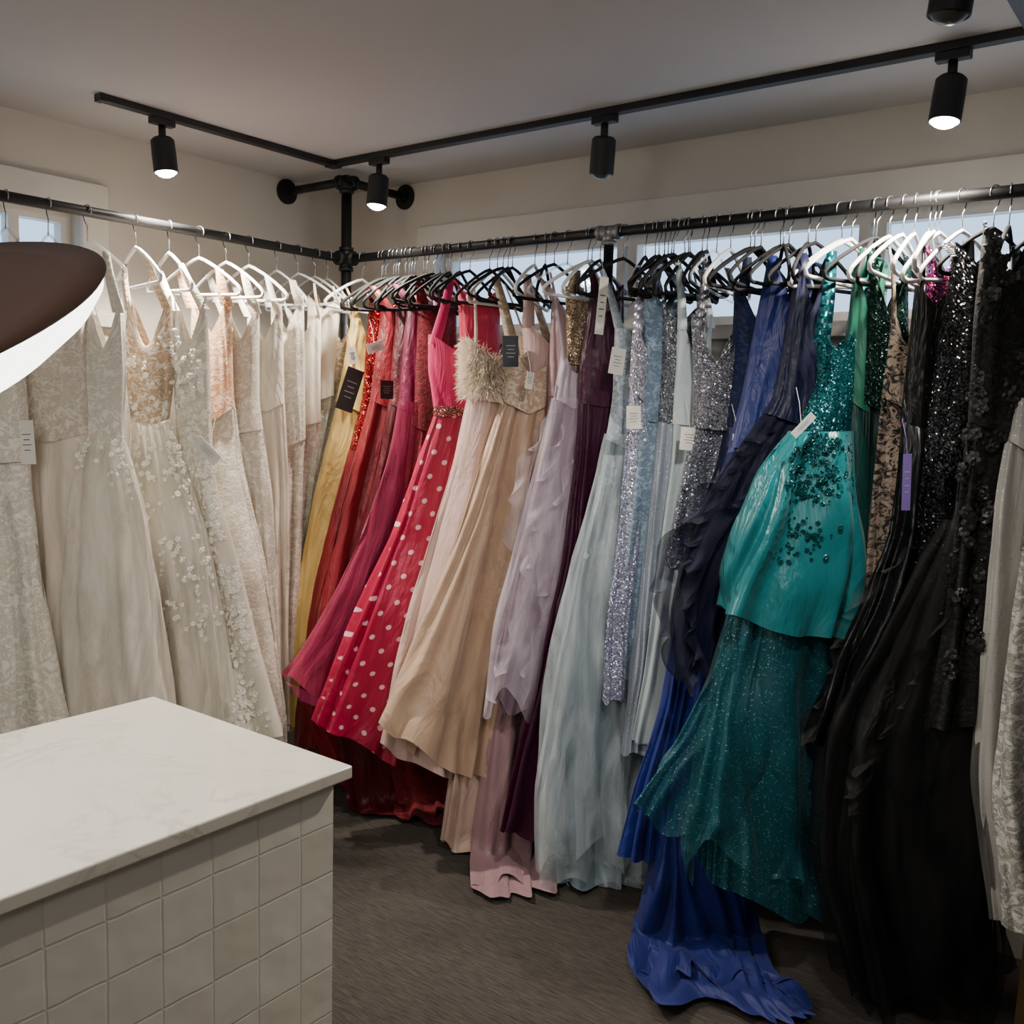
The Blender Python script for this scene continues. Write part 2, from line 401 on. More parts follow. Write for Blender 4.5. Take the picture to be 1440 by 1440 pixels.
for i in range(2600):
    s = 1 if i < 900 else (.35 if i < 1800 else .1)
    q = [best[0]+rg.gauss(0, 60)*s, best[1]+rg.gauss(0, 40)*s, best[2]+rg.gauss(0, .25)*s, best[3]+rg.gauss(0, .2)*s, best[4]+rg.gauss(0, .06)*s]
    if not (.2 < q[4] < .5 and -.2 < q[2] < 1.5 and 0 < q[3] < 1.5): continue
    e = rim_err(q)
    if e < be: best, be = q, e
lc, axis, _ = rim(best); RL = best[4]
pl = empty('pendant_lamp', lc, 'bronze dome lamp with a glowing white underside at the left edge', 'lamp')
MB().lathe(lc, axis, [(RL-.004, -.004), (RL, 0), (RL*.85, .002), (RL*.5, .004), (.05, .008), (.03, .03), (0, .03)], 96).build('lamp_shade', bronzem, pl, True)
MB().lathe(lc, axis, [(RL-.005, -.001), (RL*.975, -.022), (RL*.92, -.048), (RL*.8, -.08), (RL*.55, -.11), (RL*.28, -.125), (0, -.13)], 96).build('diffuser', emis('lamp_glow', (255, 252, 246), 6.0), pl, True)
ctop = lc+axis*.03
MB().tube([ctop, (ctop.x, ctop.y, ZC)], .006, 8).build('cord', blackm, pl, True)
MB().lathe((ctop.x, ctop.y, ZC), (0, 0, -1), [(0, 0), (.06, 0), (.06, .02), (0, .03)], 24).build('ceiling_cap', bronzem, pl, True)

# ------------------------------------------------------------------ hangers
chrome = simple('hook_chrome', (170, 170, 172), .25, .9)
def hook_path():
    pts = []
    for i in range(15):
        a = math.radians(-25 + i*(225/14))
        pts.append((.0205*math.cos(a), 0, .0205*math.sin(a)))
    pts += [(-.012, 0, -.028), (0, 0, -.045), (0, 0, -.095)]
    return pts
def body_path():
    h = [(0.0, -.088), (.025, -.097), (.07, -.12), (.125, -.155), (.162, -.183), (.176, -.198), (.173, -.211), (.16, -.216), (.085, -.216)]
    p = [(x, 0, z) for x, z in h] + [(0, 0, -.216)] + [(-x, 0, z) for x, z in reversed(h[1:])]
    return p
def mesh_of(mb, name, mat):
    me = bpy.data.meshes.new(name); me.from_pydata(mb.v, [], mb.f); me.polygons.foreach_set('use_smooth', [True]*len(me.polygons)); me.materials.append(mat); return me
hook_me = mesh_of(MB().tube(hook_path(), .0019, 8), 'hook', chrome)
clearm, nt, out = newmat('clear_plastic')
p = P_(nt, (225, 228, 230), .12); tr = nd(nt, 'ShaderNodeBsdfTransparent'); mx = nd(nt, 'ShaderNodeMixShader', Fac=.3)
nt.links.new(tr.outputs[0], mx.inputs[1]); nt.links.new(p.outputs[0], mx.inputs[2]); nt.links.new(mx.outputs[0], out.inputs[0])
hmats = {'black': simple('black_velvet', (10, 10, 11), .85), 'white': simple('white_plastic', (235, 233, 228), .35), 'clear': clearm}
hr = {'black': .0058, 'white': .006, 'clear': .0045}
body_me = {k: mesh_of(MB().tube(body_path(), hr[k], 8, closed=True), 'body', hmats[k]) for k in hmats}
def hanger(pos, hdir, kind, label, group=None, tilt=0):
    r = empty('clothes_hanger', pos, label, 'hanger', group)
    r.rotation_euler = (0, tilt, math.atan2(hdir.y, hdir.x))
    for nm, me in (('hook', hook_me), ('body', body_me[kind])):
        o = bpy.data.objects.new(nm, me); COL.objects.link(o); o.parent = r
    return r

# ------------------------------------------------------------------ gowns
def interp(rows, nr, passes=4):
    q = [(r[1], r[0], r[2], r[0]) if len(r) == 3 else (r[1], r[0], r[3], r[2]) for r in rows]
    ys = [(a[1]+a[3])/2 for a in q]; res = []
    for i in range(nr):
        y = ys[0]+(ys[-1]-ys[0])*i/(nr-1); k = 0
        while k < len(ys)-2 and y > ys[k+1]: k += 1
        t = (y-ys[k])/(ys[k+1]-ys[k]); res.append([q[k][j]*(1-t)+q[k+1][j]*t for j in range(4)])
    for _ in range(passes):
        res = [res[0]]+[[res[i-1][j]*.25+res[i][j]*.5+res[i+1][j]*.25 for j in range(4)] for i in range(1, nr-1)]+[res[-1]]
    return res
class Loft:
    def __init__(s, rows, P, n, dep=.4, amp=(.003, .02), k=10, seed=0, nr=44, na=128, neck=0, hem=.0, sq=.8, bmax=.13, bmin=.022, tw=1.5, bq0=0, bq1=0, drape=.016, crumple=.004):
        s.n = n; rg = random.Random(seed); s.na = na; s.nr = nr
        px = interp(rows, nr); ph = [rg.uniform(0, 6.28) for _ in range(12)]
        k = max(3, int(k*.7)); k2 = max(2, int(k*1.7)); k3 = max(1, k//3)
        s.grid = []; s.us = []; s.len = []
        prevc = None; acc = 0
        for i in range(nr):
            t = i/(nr-1)
            Lp = unproj(px[i][0], px[i][1], P, n); Rp = unproj(px[i][2], px[i][3], P, n)
            c = (Lp+Rp)/2; a = (Rp-Lp)/2; hw = a.length; ah = a.normalized()
            bb = min(bmax, max(bmin, dep*hw))
            am = amp[0]+(amp[1]-amp[0])*t**.7
            am = min(am, hw*.35)
            if prevc is not None: acc += (c-prevc).length
            prevc = c; s.len.append(acc)
            row = []; base = []
            for j in range(na):
                f = -PI/2+2*PI*j/na; ca, sa = math.cos(f), math.sin(f)
                ex = math.copysign(abs(ca)**sq, ca); ey = math.copysign(abs(sa)**sq, sa)
                fw_ = f+.36*math.sin(2*f+ph[5]+1.2*t)+.2*math.sin(3*f+ph[6]-1.0*t)
                A_ = k*fw_+ph[0]+tw*math.sin(2.2*t+ph[1])
                w1 = .45*math.sin(A_)+.55*(abs(math.sin(A_/2+.6))*2-1.27)
                mask = .5+.5*math.sin(2*f+ph[7]+2.8*t)
                w = w1*.95*mask + .28*math.sin(k2*fw_+ph[2]+tw*1.5*math.sin(3.1*t+ph[3]))*(1.15-mask) + .5*math.sin(k3*f+ph[4]+1.8*t)
                q0 = c+ah*hw*ex+n*bb*ey; base.append(q0)
                sc_ = min(1, am/.012)
                dr = (NZ.noise(V((q0.x*6+ph[8], q0.y*6, q0.z*3.2)))+.45*NZ.noise(V((q0.x*15+ph[8], q0.y*15, q0.z*8))))*sc_
                q = q0 + (ah*ca*.7+n*sa*1.7)*am*w + n*drape*dr*(1 if sa > 0 else -1)
                q.z += -neck*(1-abs(ca))*(1-t)**3
                q.z += -bq0*(1-abs(ca))*(1-t)**8 - bq1*(1-abs(ca))*t**8
                if hem: q.z += (hem*w+hem*1.2*math.sin(2*f+ph[9])+hem*.8*math.sin(5*f+ph[10]))*max(0, (t-.75)/.25)
                zf = .008+crumple*(1+w)+crumple*2.5*max(0, NZ.noise(q0*11)+.35)
                if q.z < zf: q.z = zf
                row.append(q)
            cu = [0]
            for j in range(na): cu.append(cu[-1]+(base[(j+1) % na]-base[j]).length)
            s.us.append([x-cu[-1]/2 for x in cu]); s.grid.append(row)
    def mesh(s, name, mat, parent):
        na, nr = s.na, s.nr; vs = [p for r in s.grid for p in r]; fs = []; uvs = []
        for i in range(nr-1):
            for j in range(na):
                j2 = (j+1) % na
                fs.append((i*na+j, (i+1)*na+j, (i+1)*na+j2, i*na+j2))
                A, B = s.us[i], s.us[i+1]
                uvs += [(A[j], -s.len[i]), (B[j], -s.len[i+1]), (B[j+1], -s.len[i+1]), (A[j+1], -s.len[i])]
        return mobj(name, vs, fs, mat, parent, uvs)
    def at(s, t, f):
        i = min(s.nr-1, max(0, int(t*(s.nr-1)))); j = int(((f+PI/2)/(2*PI))*s.na) % s.na
        return s.grid[i][j]
    def nrm(s, t, f):
        i = min(s.nr-2, max(0, int(t*(s.nr-1)))); j = int(((f+PI/2)/(2*PI))*s.na) % s.na
        a = s.grid[i+1][j]-s.grid[i][j]; b = s.grid[i][(j+1) % s.na]-s.grid[i][j]
        q = a.cross(b)
        if q.length < 1e-9: return s.n
        q.normalize()
        return q if q.dot(CAM-s.grid[i][j]) > 0 else -q
def applique(loft, n, trange, frange, size, mat, parent, seed, name='lace_applique'):
    rg = random.Random(seed); vs = []; fs = []
    for _ in range(n):
        # flowers gather in sprays rather than spreading evenly
        if _ % 5 == 0 or n < 40: t0 = rg.uniform(*trange); f0 = rg.uniform(*frange)
        t = t0+rg.gauss(0, .022); f = f0+rg.gauss(0, .09)
        if not 0 <= t <= 1: continue
        c = loft.at(t, f)+V((rg.uniform(-.006, .006), rg.uniform(-.006, .006), rg.uniform(-.01, .01))); nn = loft.nrm(t, f); u = nn.cross(V((0, 0, 1)))
        if u.length < .05: continue
        u.normalize(); w = nn.cross(u); c = c+nn*.004; s0 = size*rg.uniform(.4, 1.3); a0 = rg.uniform(0, 6)
        np_ = rg.choice((4, 5, 6))
        for k in range(np_):
            a = a0+k*2*PI/np_; e = u*math.cos(a)+w*math.sin(a); g = u*-math.sin(a)+w*math.cos(a); b = len(vs)
            vs += [c, c+e*s0*.5+g*s0*.4+nn*.003, c+e*s0*.92+g*s0*.2+nn*.001, c+e*s0*.92-g*s0*.2+nn*.001, c+e*s0*.5-g*s0*.4+nn*.003]; fs.append((b, b+1, b+2, b+3, b+4))
    o = mobj(name, vs, fs, mat, parent, smooth=False); o['kind'] = 'stuff'
    return o
def ruffle(path, P, n, width, A, k, mat, parent, side=1, name='ruffle', M=260, seed=0):
    rg = random.Random(seed); pts = []
    for i in range(M):
        t = i/(M-1)*(len(path)-1); j = min(len(path)-2, int(t)); q = t-j
        pts.append((path[j][0]*(1-q)+path[j+1][0]*q, path[j][1]*(1-q)+path[j+1][1]*q))
    for _ in range(60): pts = [pts[0]]+[tuple((pts[i-1][z]+2*pts[i][z]+pts[i+1][z])/4 for z in (0, 1)) for i in range(1, M-1)]+[pts[-1]]
    W = [unproj(x, y, P, n) for x, y in pts]; vs = []; fs = []; uvs = []; p0 = rg.uniform(0, 6); p1 = rg.uniform(0, 6)
    C = 10
    for i in range(M):
        tg = (W[min(M-1, i+4)]-W[max(0, i-4)]).normalized(); sd = tg.cross(n).normalized()*side; s = i/(M-1)
        env = min(1, 7*s, 7*(1-s))*.75+.25
        ph = k*s*2*PI+p0+1.8*math.sin(6*s+p0)+1.1*math.sin(13*s+p1)
        wv = .65+.35*math.sin(9*s+p1)
        for c in range(C):
            r = c/(C-1)
            vs.append(W[i]+(sd*.75-V((0, 0, .45)))*width*r*env*wv+n*(A*r**1.4*(math.sin(ph)+.3*math.sin(2.7*ph+p1))*wv+.012*r)+tg*A*.7*r**1.4*math.cos(ph)+sd*.3*A*r*math.sin(2*ph))
    for v in vs:
        if v.z < .012: v.z = .012
    for i in range(M-1):
        for c in range(C-1):
            a = i*C+c; fs.append((a, a+1, a+C+1, a+C))
            uvs += [(c*.01, i*.004), (c*.01+.01, i*.004), (c*.01+.01, i*.004+.004), (c*.01, i*.004+.004)]
    return mobj(name, vs, fs, mat, parent, uvs)
paperm = simple('tag_paper', (226, 222, 212), .7, noise=.03)
inkm = simple('tag_ink', (90, 88, 86), .7)
navytag = simple('navy_card', (22, 28, 42), .6); whiteink = simple('white_ink', (150, 150, 150), .7)
lavm = simple('lavender_card', (120, 96, 165), .6)
blackcard = simple('black_card', (26, 24, 24), .5)
TAGM = {'white': (paperm, inkm), 'navy': (navytag, whiteink), 'lavender': (lavm, whiteink), 'black': (blackcard, whiteink)}
def price_tag(px, py, w, h, ang, col, P, n, parent, off=.1, lines=4):
    P2 = P+n*off; c = unproj(px, py, P2, n); sc = (unproj(px+10, py, P2, n)-c).length/10
    u = V((-n.y, n.x, 0)); u = u if u.dot(RIGHT) > 0 else -u
    z = V((0, 0, 1)); a = math.radians(ang); e = u*math.cos(a)+z*math.sin(a); g = -u*math.sin(a)+z*math.cos(a)
    m, ink = TAGM[col]
    o = MB().obox(c, e*w*sc/2, g*h*sc/2, n*.0008).build('price_tag', m, parent)
    b = MB()
    for k in range(lines):
        q = (k+1)/(lines+1)-.5
        b.obox(c+g*h*sc*q*.6+n*.0012, e*w*sc*(.3 if k % 2 else .2), g*h*sc*.01, n*.0003)
    b.build('tag_print', ink, o)
    top = c+g*h*sc*.45
    MB().tube([top, top+z*.05-n*.02, top+z*.09-n*.05], .0007, 6).build('tag_string', m, o)
    return o
def row_y(r): return r[0] if len(r) == 3 else (r[0]+r[2])/2
def split_rows(rows, y):
    lo = [r for r in rows if row_y(r) < y-1]; hi = [r for r in rows if row_y(r) > y+1]
    ex = [r for r in rows if len(r) == 3 and abs(r[0]-y) <= 1]
    if ex: m = ex[0]
    elif lo and hi:
        a, b = lo[-1], hi[0]
        if len(b) == 4: b = ((b[0]+b[2])/2, b[1], b[3])
        t = (y-a[0])/(b[0]-a[0]); m = (y, a[1]+(b[1]-a[1])*t, a[2]+(b[2]-a[2])*t)
    else: m = None
    if m is None: return lo, hi
    return lo+[m], [m]+hi

def gown(name, hx, rows, waist, label, bod, skt, rack='R', off=0, hk='black', short='', dep=.4, amp=.022, k=10, neck=None, straps=True, cat=None,
         hem=.008, tags=(), seed=None, bmax=.13, hang=True, yaw=None, fix=False, sw=None):
    seed = seed if seed is not None else int(hx*7+len(rows)*13)
    rj = random.Random(seed+5)
    z = V((0, 0, 1))
    if not fix: waist += rj.uniform(-32, 40)
    if not fix and len(rows[0]) == 3: rows = [(rows[0][0]-rj.uniform(0, 18),)+tuple(rows[0][1:])]+list(rows[1:])
    nk = neck if neck is not None else rj.choice((.06, .1, .14))
    hx2 = hx+rj.uniform(-8, 8)
    if rack == 'R':
        d = ray(hx, 360-.104*(hx-500)); p = CAM+d*(YRAIL/d.y); rp = V((p.x, YRAIL, ZRAIL))
        va = math.degrees(math.atan2(-rp.x, rp.y)); a = math.radians(yaw if yaw is not None else max(8, 68-va))
        n = V((math.cos(a), -math.sin(a), 0))
        ha = a*.12+rj.uniform(-.45, .4); hd = V((-math.sin(ha), -math.cos(ha), 0))
        d2 = ray(hx2, 360-.104*(hx2-500)); hp = V(((CAM+d2*(YRAIL/d2.y)).x, YRAIL, ZRAIL))
    else:
        d = ray(hx, 285+.166*hx); p = CAM+d*(XRAIL/d.x); rp = V((XRAIL, p.y, ZRAIL))
        a = math.radians(yaw if yaw is not None else 38); n = V((math.sin(a), -math.cos(a), 0))
        ha = a*.1+rj.uniform(-.25, .25); hd = V((math.cos(ha), math.sin(ha), 0)); hp = rp
    if n.dot(CAM-rp) < 0: n = -n
    P = V((rp.x, rp.y, 0))+n*off
    last = rows[-1]
    hb = unproj((last[1]+last[-1])/2, last[0], P, n)
    g = empty(name, (hb.x, hb.y, max(0, hb.z)), label, cat or ('wedding dress' if rack == 'L' else 'dress'), 'wedding gowns on the left rail' if rack == 'L' else 'evening gowns on the long right rail')
    br, sr = split_rows(rows, waist)
    bq = rj.uniform(.0, .05)
    res = {'P': P, 'n': n, 'g': g, 'rp': rp}
    if len(br) > 1:
        lb = Loft(br, P, n, dep=.55, amp=(.002, .005), k=8, seed=seed+1, nr=26, na=72, neck=nk, bmax=.08, bmin=.025, bq1=bq, drape=.006)
        lb.mesh('bodice', bod, g); res['bodice'] = lb
    ls = Loft(sr, P, n, dep=dep, amp=(.004, amp), k=k, seed=seed, hem=hem, bmax=bmax, bq0=bq)
    ls.mesh('skirt', skt, g); res['skirt'] = ls
    if straps and len(br) > 1:
        wd = sw if sw is not None else rj.choice((.005, .012, .018))
        for sgn in (-1, 1):
            q = lb.at(0, PI/2+sgn*1.1); e = hp+hd*(.085 if (hd.dot(RIGHT) < 0) == (sgn > 0) else -.085)+z*(-.128)
            lat = (lb.at(0, PI/2)-lb.at(0, PI/2+sgn*1.1)); lat.z = 0
            lat = lat.normalized() if lat.length > 1e-4 else hd
            vs = []; fs = []; NS = 8
            for i in range(NS+1):
                t = i/NS; c = (q-z*.03)*(1-t)+e*t+n*.012*math.sin(PI*t); wi = wd*(1.25-.5*t)
                vs += [c-lat*wi-n*.001, c+lat*wi-n*.001, c+lat*wi+n*.002, c-lat*wi+n*.002]
            for i in range(NS):
                for j in range(4): fs.append((i*4+j, i*4+(j+1) % 4, (i+1)*4+(j+1) % 4, (i+1)*4+j))
            uv = [(0.01*u0, .01*v0) for f_ in fs for (u0, v0) in ((0, 0), (1, 0), (1, 1), (0, 1))]
            mobj('strap', vs, fs, bod, g, uv)
    for tg_ in tags:
        price_tag(*tg_[:6], P, n, g, off=tg_[6] if len(tg_) > 6 else .09)
    if hang:
        hanger(hp, hd, hk, f'{hk} hanger holding the {short}', 'hangers on the left rail' if rack == 'L' else 'hangers on the right rail', rj.uniform(-.09, .09))
    return res

lace_iv = fabric('lace', (214, 204, 186), (236, 229, 214)); lace_ch = fabric('lace', (188, 152, 118), (230, 217, 196)); lace_bg = fabric('lace', (208, 193, 176), (228, 218, 202))
lace_iv2 = fabric('lace', (220, 211, 194), (240, 234, 220))
sat_iv = fabric('satin', (232, 222, 204)); mat_iv = fabric('matte', (226, 217, 200)); mat_bl = fabric('matte', (220, 206, 190))
tulw = fabric('tulle', (242, 236, 224), alpha=.42)
appm = simple('applique_thread', (246, 241, 229), .7, noise=.02)
WG = 'wedding_gown'
gown(WG, 8, [(430, -60, 30), (500, -70, 32), (600, -70, 38), (700, -85, 42), (850, -100, 64), (1005, -110, 92), (1090, -115, 105)], 610, 'ivory allover lace wedding gown leftmost on the rail below the lamp', lace_iv, lace_iv2, 'L', hk='clear', short='leftmost lace wedding gown', k=8, off=.03)
gown(WG, 68, [(430, 46, 118), (540, 34, 122), (650, 34, 124), (800, 38, 140), (1000, 30, 160), (1090, 25, 168)], 640, 'dusty ivory lace wedding gown with a narrow white tag at its side', lace_bg, mat_bl, 'L', hk='clear', short='dusty ivory wedding gown', tags=((38, 622, 21, 62, 3, 'white', .16),), k=10, amp=.03)
w3 = gown(WG, 122, [(420, 128, 170), (520, 98, 176), (610, 112, 172), (700, 98, 196), (850, 72, 222), (990, 56, 241), (1090, 50, 250)], 620, 'ivory wedding gown with lace bodice and full plain tulle skirt', lace_iv2, mat_iv, 'L', off=.06, hk='clear', short='full tulle wedding gown', k=11, amp=.032, fix=True, neck=.16, sw=.014)
w3o = Loft([(622, 106, 178), (700, 90, 202), (850, 66, 226), (990, 52, 245), (1085, 46, 254)], w3['P']+w3['n']*.035, w3['n'], dep=.42, amp=(.004, .042), k=11, seed=90, hem=.02, bmax=.15, tw=2.2)
w3o.mesh('tulle_overskirt', tulw, w3['g']); applique(w3o, 90, (0, .12), (.3, 2.8), .009, appm, w3['g'], 3)
w4 = gown(WG, 190, [(415, 182, 240), (500, 174, 248), (590, 186, 238), (750, 188, 288), (990, 198, 322), (1080, 195, 330)], 590, 'floral lace wedding gown with champagne bodice and sheer ivory skirt', lace_ch, mat_iv, 'L', hk='white', short='champagne bodice wedding gown', k=10, amp=.03, neck=.18, sw=.012, fix=True)
applique(w4['bodice'], 110, (.3, 1), (.3, 2.8), .009, appm, w4['g'], 44)
w4o = Loft([(594, 182, 242), (750, 184, 292), (990, 194, 328), (1075, 190, 336)], w4['P']+w4['n']*.03, w4['n'], dep=.42, amp=(.004, .036), k=10, seed=91, hem=.02, bmax=.15, tw=2.2)
w4o.mesh('tulle_overskirt', tulw, w4['g']); applique(w4o, 330, (0, .6), (.3, 2.8), .0095, appm, w4['g'], 4)
w5 = gown(WG, 238, [(430, 246, 290), (520, 244, 294), (600, 248, 296), (680, 252, 302), (780, 243, 330), (900, 236, 356), (1030, 230, 392)], 660, 'fitted ivory wedding gown with lace flowers trailing down its flared skirt', lace_iv2, mat_iv, 'L', off=.08, hk='white', short='lace flower wedding gown', k=10, amp=.034, neck=.16, sw=.014,
     tags=((291, 634, 42, 17, -45, 'white', .17),))
applique(w5['skirt'], 380, (0, .5), (.6, 2.6), .011, appm, w5['g'], 5); applique(w5['bodice'], 110, (.2, 1), (.6, 2.6), .010, appm, w5['g'], 55)
applique(w5['skirt'], 260, (.4, 1), (.4, 1.6), .012, appm, w5['g'], 6)
gown(WG, 280, [(425, 270, 324), (550, 268, 328), (650, 276, 338), (800, 295, 374), (1000, 330, 404), (1060, 330, 406)], 570, 'lace wedding gown with a nude peach bodice behind the lace flower gown', fabric('lace', (202, 138, 96), (226, 196, 166)), lace_iv, 'L', hk='white', short='nude bodice wedding gown', neck=.15, amp=.028)
gown(WG, 318, [(425, 316, 364), (560, 310, 364), (700, 320, 382), (900, 340, 396), (1020, 354, 404)], 600, 'slim pale lace wedding gown right of the nude bodice gown', lace_iv, lace_iv2, 'L', hk='white', short='slim pale lace wedding gown', k=8, sw=.016, neck=.14)
gown(WG, 350, [(435, 348, 396), (560, 352, 400), (700, 354, 406), (900, 366, 406), (1020, 374, 408)], 560, 'ivory satin wedding gown with gathered folds beside slim lace gowns', sat_iv, sat_iv, 'L', hk='white', short='gathered satin wedding gown', k=9)
gown(WG, 390, [(430, 380, 426), (600, 384, 430), (800, 386, 422), (1020, 384, 404)], 600, 'narrow ivory lace wedding gown on a clear hanger', lace_iv2, lace_iv, 'L', hk='clear', short='narrow lace wedding gown', k=6, sw=.016)
gown(WG, 418, [(440, 406, 452), (600, 406, 450), (800, 400, 424), (1000, 386, 402)], 600, 'sheer ivory wedding gown third from the corner post', mat_iv, lace_iv, 'L', hk='clear', short='third wedding gown from the post', k=6)
gown(WG, 444, [(430, 434, 480), (560, 428, 468), (700, 420, 440), (900, 400, 414), (1000, 390, 402)], 560, 'ivory wedding gown with thin straps second from the corner post', mat_iv, lace_iv2, 'L', hk='clear', short='second wedding gown from the post', k=7, sw=.005)
gown(WG, 462, [(450, 462, 500), (560, 450, 476), (700, 432, 448), (900, 406, 418), (1000, 394, 404)], 560, 'beaded ivory wedding gown beside the yellow gown at the corner', lace_ch, lace_iv, 'L', hk='clear', short='beaded wedding gown at the corner', k=7)

# ---- the long right rail
EG = 'evening_gown'
yel = fabric('satin', (222, 190, 108)); redb = fabric('sequin', (116, 2, 12), (170, 20, 28)); red1 = fabric('satin', (126, 1, 22)); burg = fabric('satin', (86, 2, 22))
crim = fabric('lace', (92, 3, 20), (130, 6, 30)); mag = fabric('tulle', (150, 6, 66), alpha=.6); magb = fabric('satin', (112, 2, 56)); hot = fabric('satin', (204, 4, 92))
gown(EG, 514, [(430, 498, 534), (520, 484, 534), (600, 466, 534), (700, 440, 524), (800, 422, 512), (900, 408, 492), (1020, 396, 474)], 545, 'yellow satin evening gown at the corner end of the rail', yel, yel, hk='white', off=.06, short='yellow satin gown', k=7, tags=((496, 500, 12, 22, 10, 'white', .1),))
gown(EG, 531, [(430, 520, 562), (560, 510, 562), (700, 474, 548), (850, 440, 524), (1000, 420, 502), (1050, 418, 500)], 640, 'red beaded evening gown right beside the yellow gown', redb, red1, off=.06, short='red beaded gown', k=8, tags=((492, 548, 24, 58, -18, 'black', .13), (528, 488, 24, 13, 20, 'white', .13)))
gown(EG, 548, [(425, 538, 592), (560, 522, 588), (700, 486, 577), (850, 454, 562), (1000, 429, 532), (1100, 465, 562)], 560, 'deep red satin evening gown left of the burgundy gown', red1, red1, off=.04, short='deep red satin gown', k=10, amp=.03, tags=((544, 548, 18, 24, 0, 'black', .12),))
gown(EG, 566, [(420, 560, 612), (560, 548, 604), (700, 520, 594), (850, 480, 574), (1000, 470, 574), (1140, 495, 604)], 560, 'burgundy satin evening gown reaching low behind the magenta hem', burg, burg, off=.03, short='burgundy satin gown', k=10, amp=.03)
gm_ = gown(EG, 584, [(420, 574, 616), (560, 563, 616), (650, 548, 614), (750, 520, 606), (850, 480, 590), (925, 450, 560), (985, 440, 550)], 560, 'magenta evening gown with a wide see-through organza hem', magb, magb, short='magenta organza gown', k=8, off=.04)
Loft([(565, 560, 616), (650, 545, 614), (750, 512, 602), (850, 466, 580), (925, 424, 545), (955, 401, 1004, 530)], gm_['P']+gm_['n']*.02, gm_['n'], dep=.4, amp=(.004, .026), k=8, seed=61, hem=.01, tw=2).mesh('organza_overskirt', mag, gm_['g'])
ruffle([(402, 958), (430, 972), (480, 988), (526, 1002)], gm_['P']+gm_['n']*.05, gm_['n'], .035, .006, 5, fabric('tulle', (196, 44, 116), alpha=.5), gm_['g'], 1, 'hem_band')
gown(EG, 602, [(420, 588, 640), (600, 575, 640), (800, 545, 640), (1000, 535, 645), (1155, 565, 650)], 600, 'crimson lace evening gown with low ruffled hem behind the dotted gown', crim, crim, short='crimson lace gown', k=13, amp=.03, hem=.02)
pk = gown(EG, 650, [(470, 603, 668), (520, 603, 669), (580, 612, 664), (650, 588, 656), (750, 556, 642), (850, 512, 622), (950, 474, 592), (1018, 448, 1072, 556)], 580, 'hot pink evening gown with white polka dot skirt', hot, fabric('dots', (168, 2, 58), (226, 176, 188)), short='polka dot gown', off=.06, k=10, amp=.034, fix=True)
Loft([(571, 610, 666), (585, 610, 665)], pk['P'], pk['n'], dep=.55, amp=(.002, .002), nr=4, na=56, bmax=.088, drape=0).mesh('jewelled_belt', fabric('sequin', (120, 40, 50), (230, 190, 170)), pk['g'])
gown(EG, 668, [(415, 645, 704), (560, 652, 700), (700, 622, 690), (900, 560, 655), (1055, 536, 630)], 560, 'coral pink evening gown between the dotted and feather gowns', fabric('satin', (200, 24, 74)), fabric('matte', (206, 152, 142)), short='coral pink gown', k=8)
fe = gown(EG, 690, [(480, 660, 742), (560, 658, 742), (650, 640, 716), (750, 608, 702), (850, 578, 684), (950, 553, 664), (1050, 536, 1092, 656)], 560, 'blush satin evening gown with fluffy cream feather bodice', fabric('matte', (236, 216, 196)), fabric('satin', (214, 180, 168)), short='feather bodice gown', off=.09, k=9, amp=.032, fix=True)
rg = random.Random(5); vs = []; fs = []; lb = fe['bodice']
for i in range(7000):
    t = rg.uniform(0, .97); f = rg.uniform(-.4, 3.5); c = lb.at(t, f); nn = (lb.nrm(t, f)*1.2+V((rg.uniform(-1, 1), rg.uniform(-1, 1), rg.uniform(-1, 1)))*.8).normalized()
    sd = nn.cross(V((rg.uniform(-1, 1), rg.uniform(-1, 1), rg.uniform(-1, 1)))).normalized(); Ln = rg.uniform(.03, .055); b0 = len(vs)
    m1 = c+nn*Ln*.6; tip = c+nn*Ln+V((0, 0, rg.uniform(-.45, .2)*Ln))
    vs += [c-sd*.0006, c+sd*.0006, m1+sd*.0013, tip, m1-sd*.0013]; fs.append((b0, b0+1, b0+2, b0+3, b0+4))
mobj('feather_trim', vs, fs, simple('cream_feather', (252, 238, 220), .9, noise=.02), fe['g'], smooth=False)['kind'] = 'stuff'
champ = fabric('satin', (190, 158, 132))
gown(EG, 728, [(480, 716, 774), (565, 706, 770), (650, 680, 772), (750, 648, 757), (850, 608, 738), (950, 570, 716), (1030, 542, 1090, 692)], 565, 'champagne satin ball gown with deep folds and a lace bodice', fabric('lace', (190, 160, 132), (220, 203, 180)), champ, short='champagne ball gown', off=.07, k=12, amp=.05, tags=((718, 494, 22, 40, 2, 'navy', .2), (745, 535, 10, 22, -8, 'white', .15)), bmax=.16, fix=True, hem=.016)
gown(EG, 752, [(445, 735, 800), (560, 742, 800), (700, 732, 796), (850, 692, 778), (1000, 650, 744), (1190, 624, 1196, 690)], 560, 'beige rose evening gown hanging lower than the champagne ball gown', fabric('satin', (214, 180, 174)), fabric('satin', (198, 168, 152)), short='beige rose gown', k=9, hk='white', hem=.016)
gown(EG, 782, [(420, 776, 820), (560, 773, 822), (700, 765, 822), (900, 715, 800), (1050, 688, 784), (1180, 668, 776), (1250, 668, 778)], 560, 'mauve pink satin evening gown nearly touching the floor', fabric('satin', (190, 156, 160)), fabric('satin', (168, 132, 138)), short='mauve pink gown', k=9, amp=.03)
lilm = fabric('tulle', (208, 192, 206), alpha=.36)
li = gown(EG, 806, [(490, 790, 826), (600, 776, 826), (700, 752, 810), (800, 730, 798), (900, 706, 774), (985, 694, 1000, 746)], 560, 'lilac organza evening gown with cascading ruffles', fabric('satin', (190, 170, 184)), fabric('matte', (132, 108, 126)), short='lilac organza gown', off=.05, k=8, hk='clear', hem=.016)
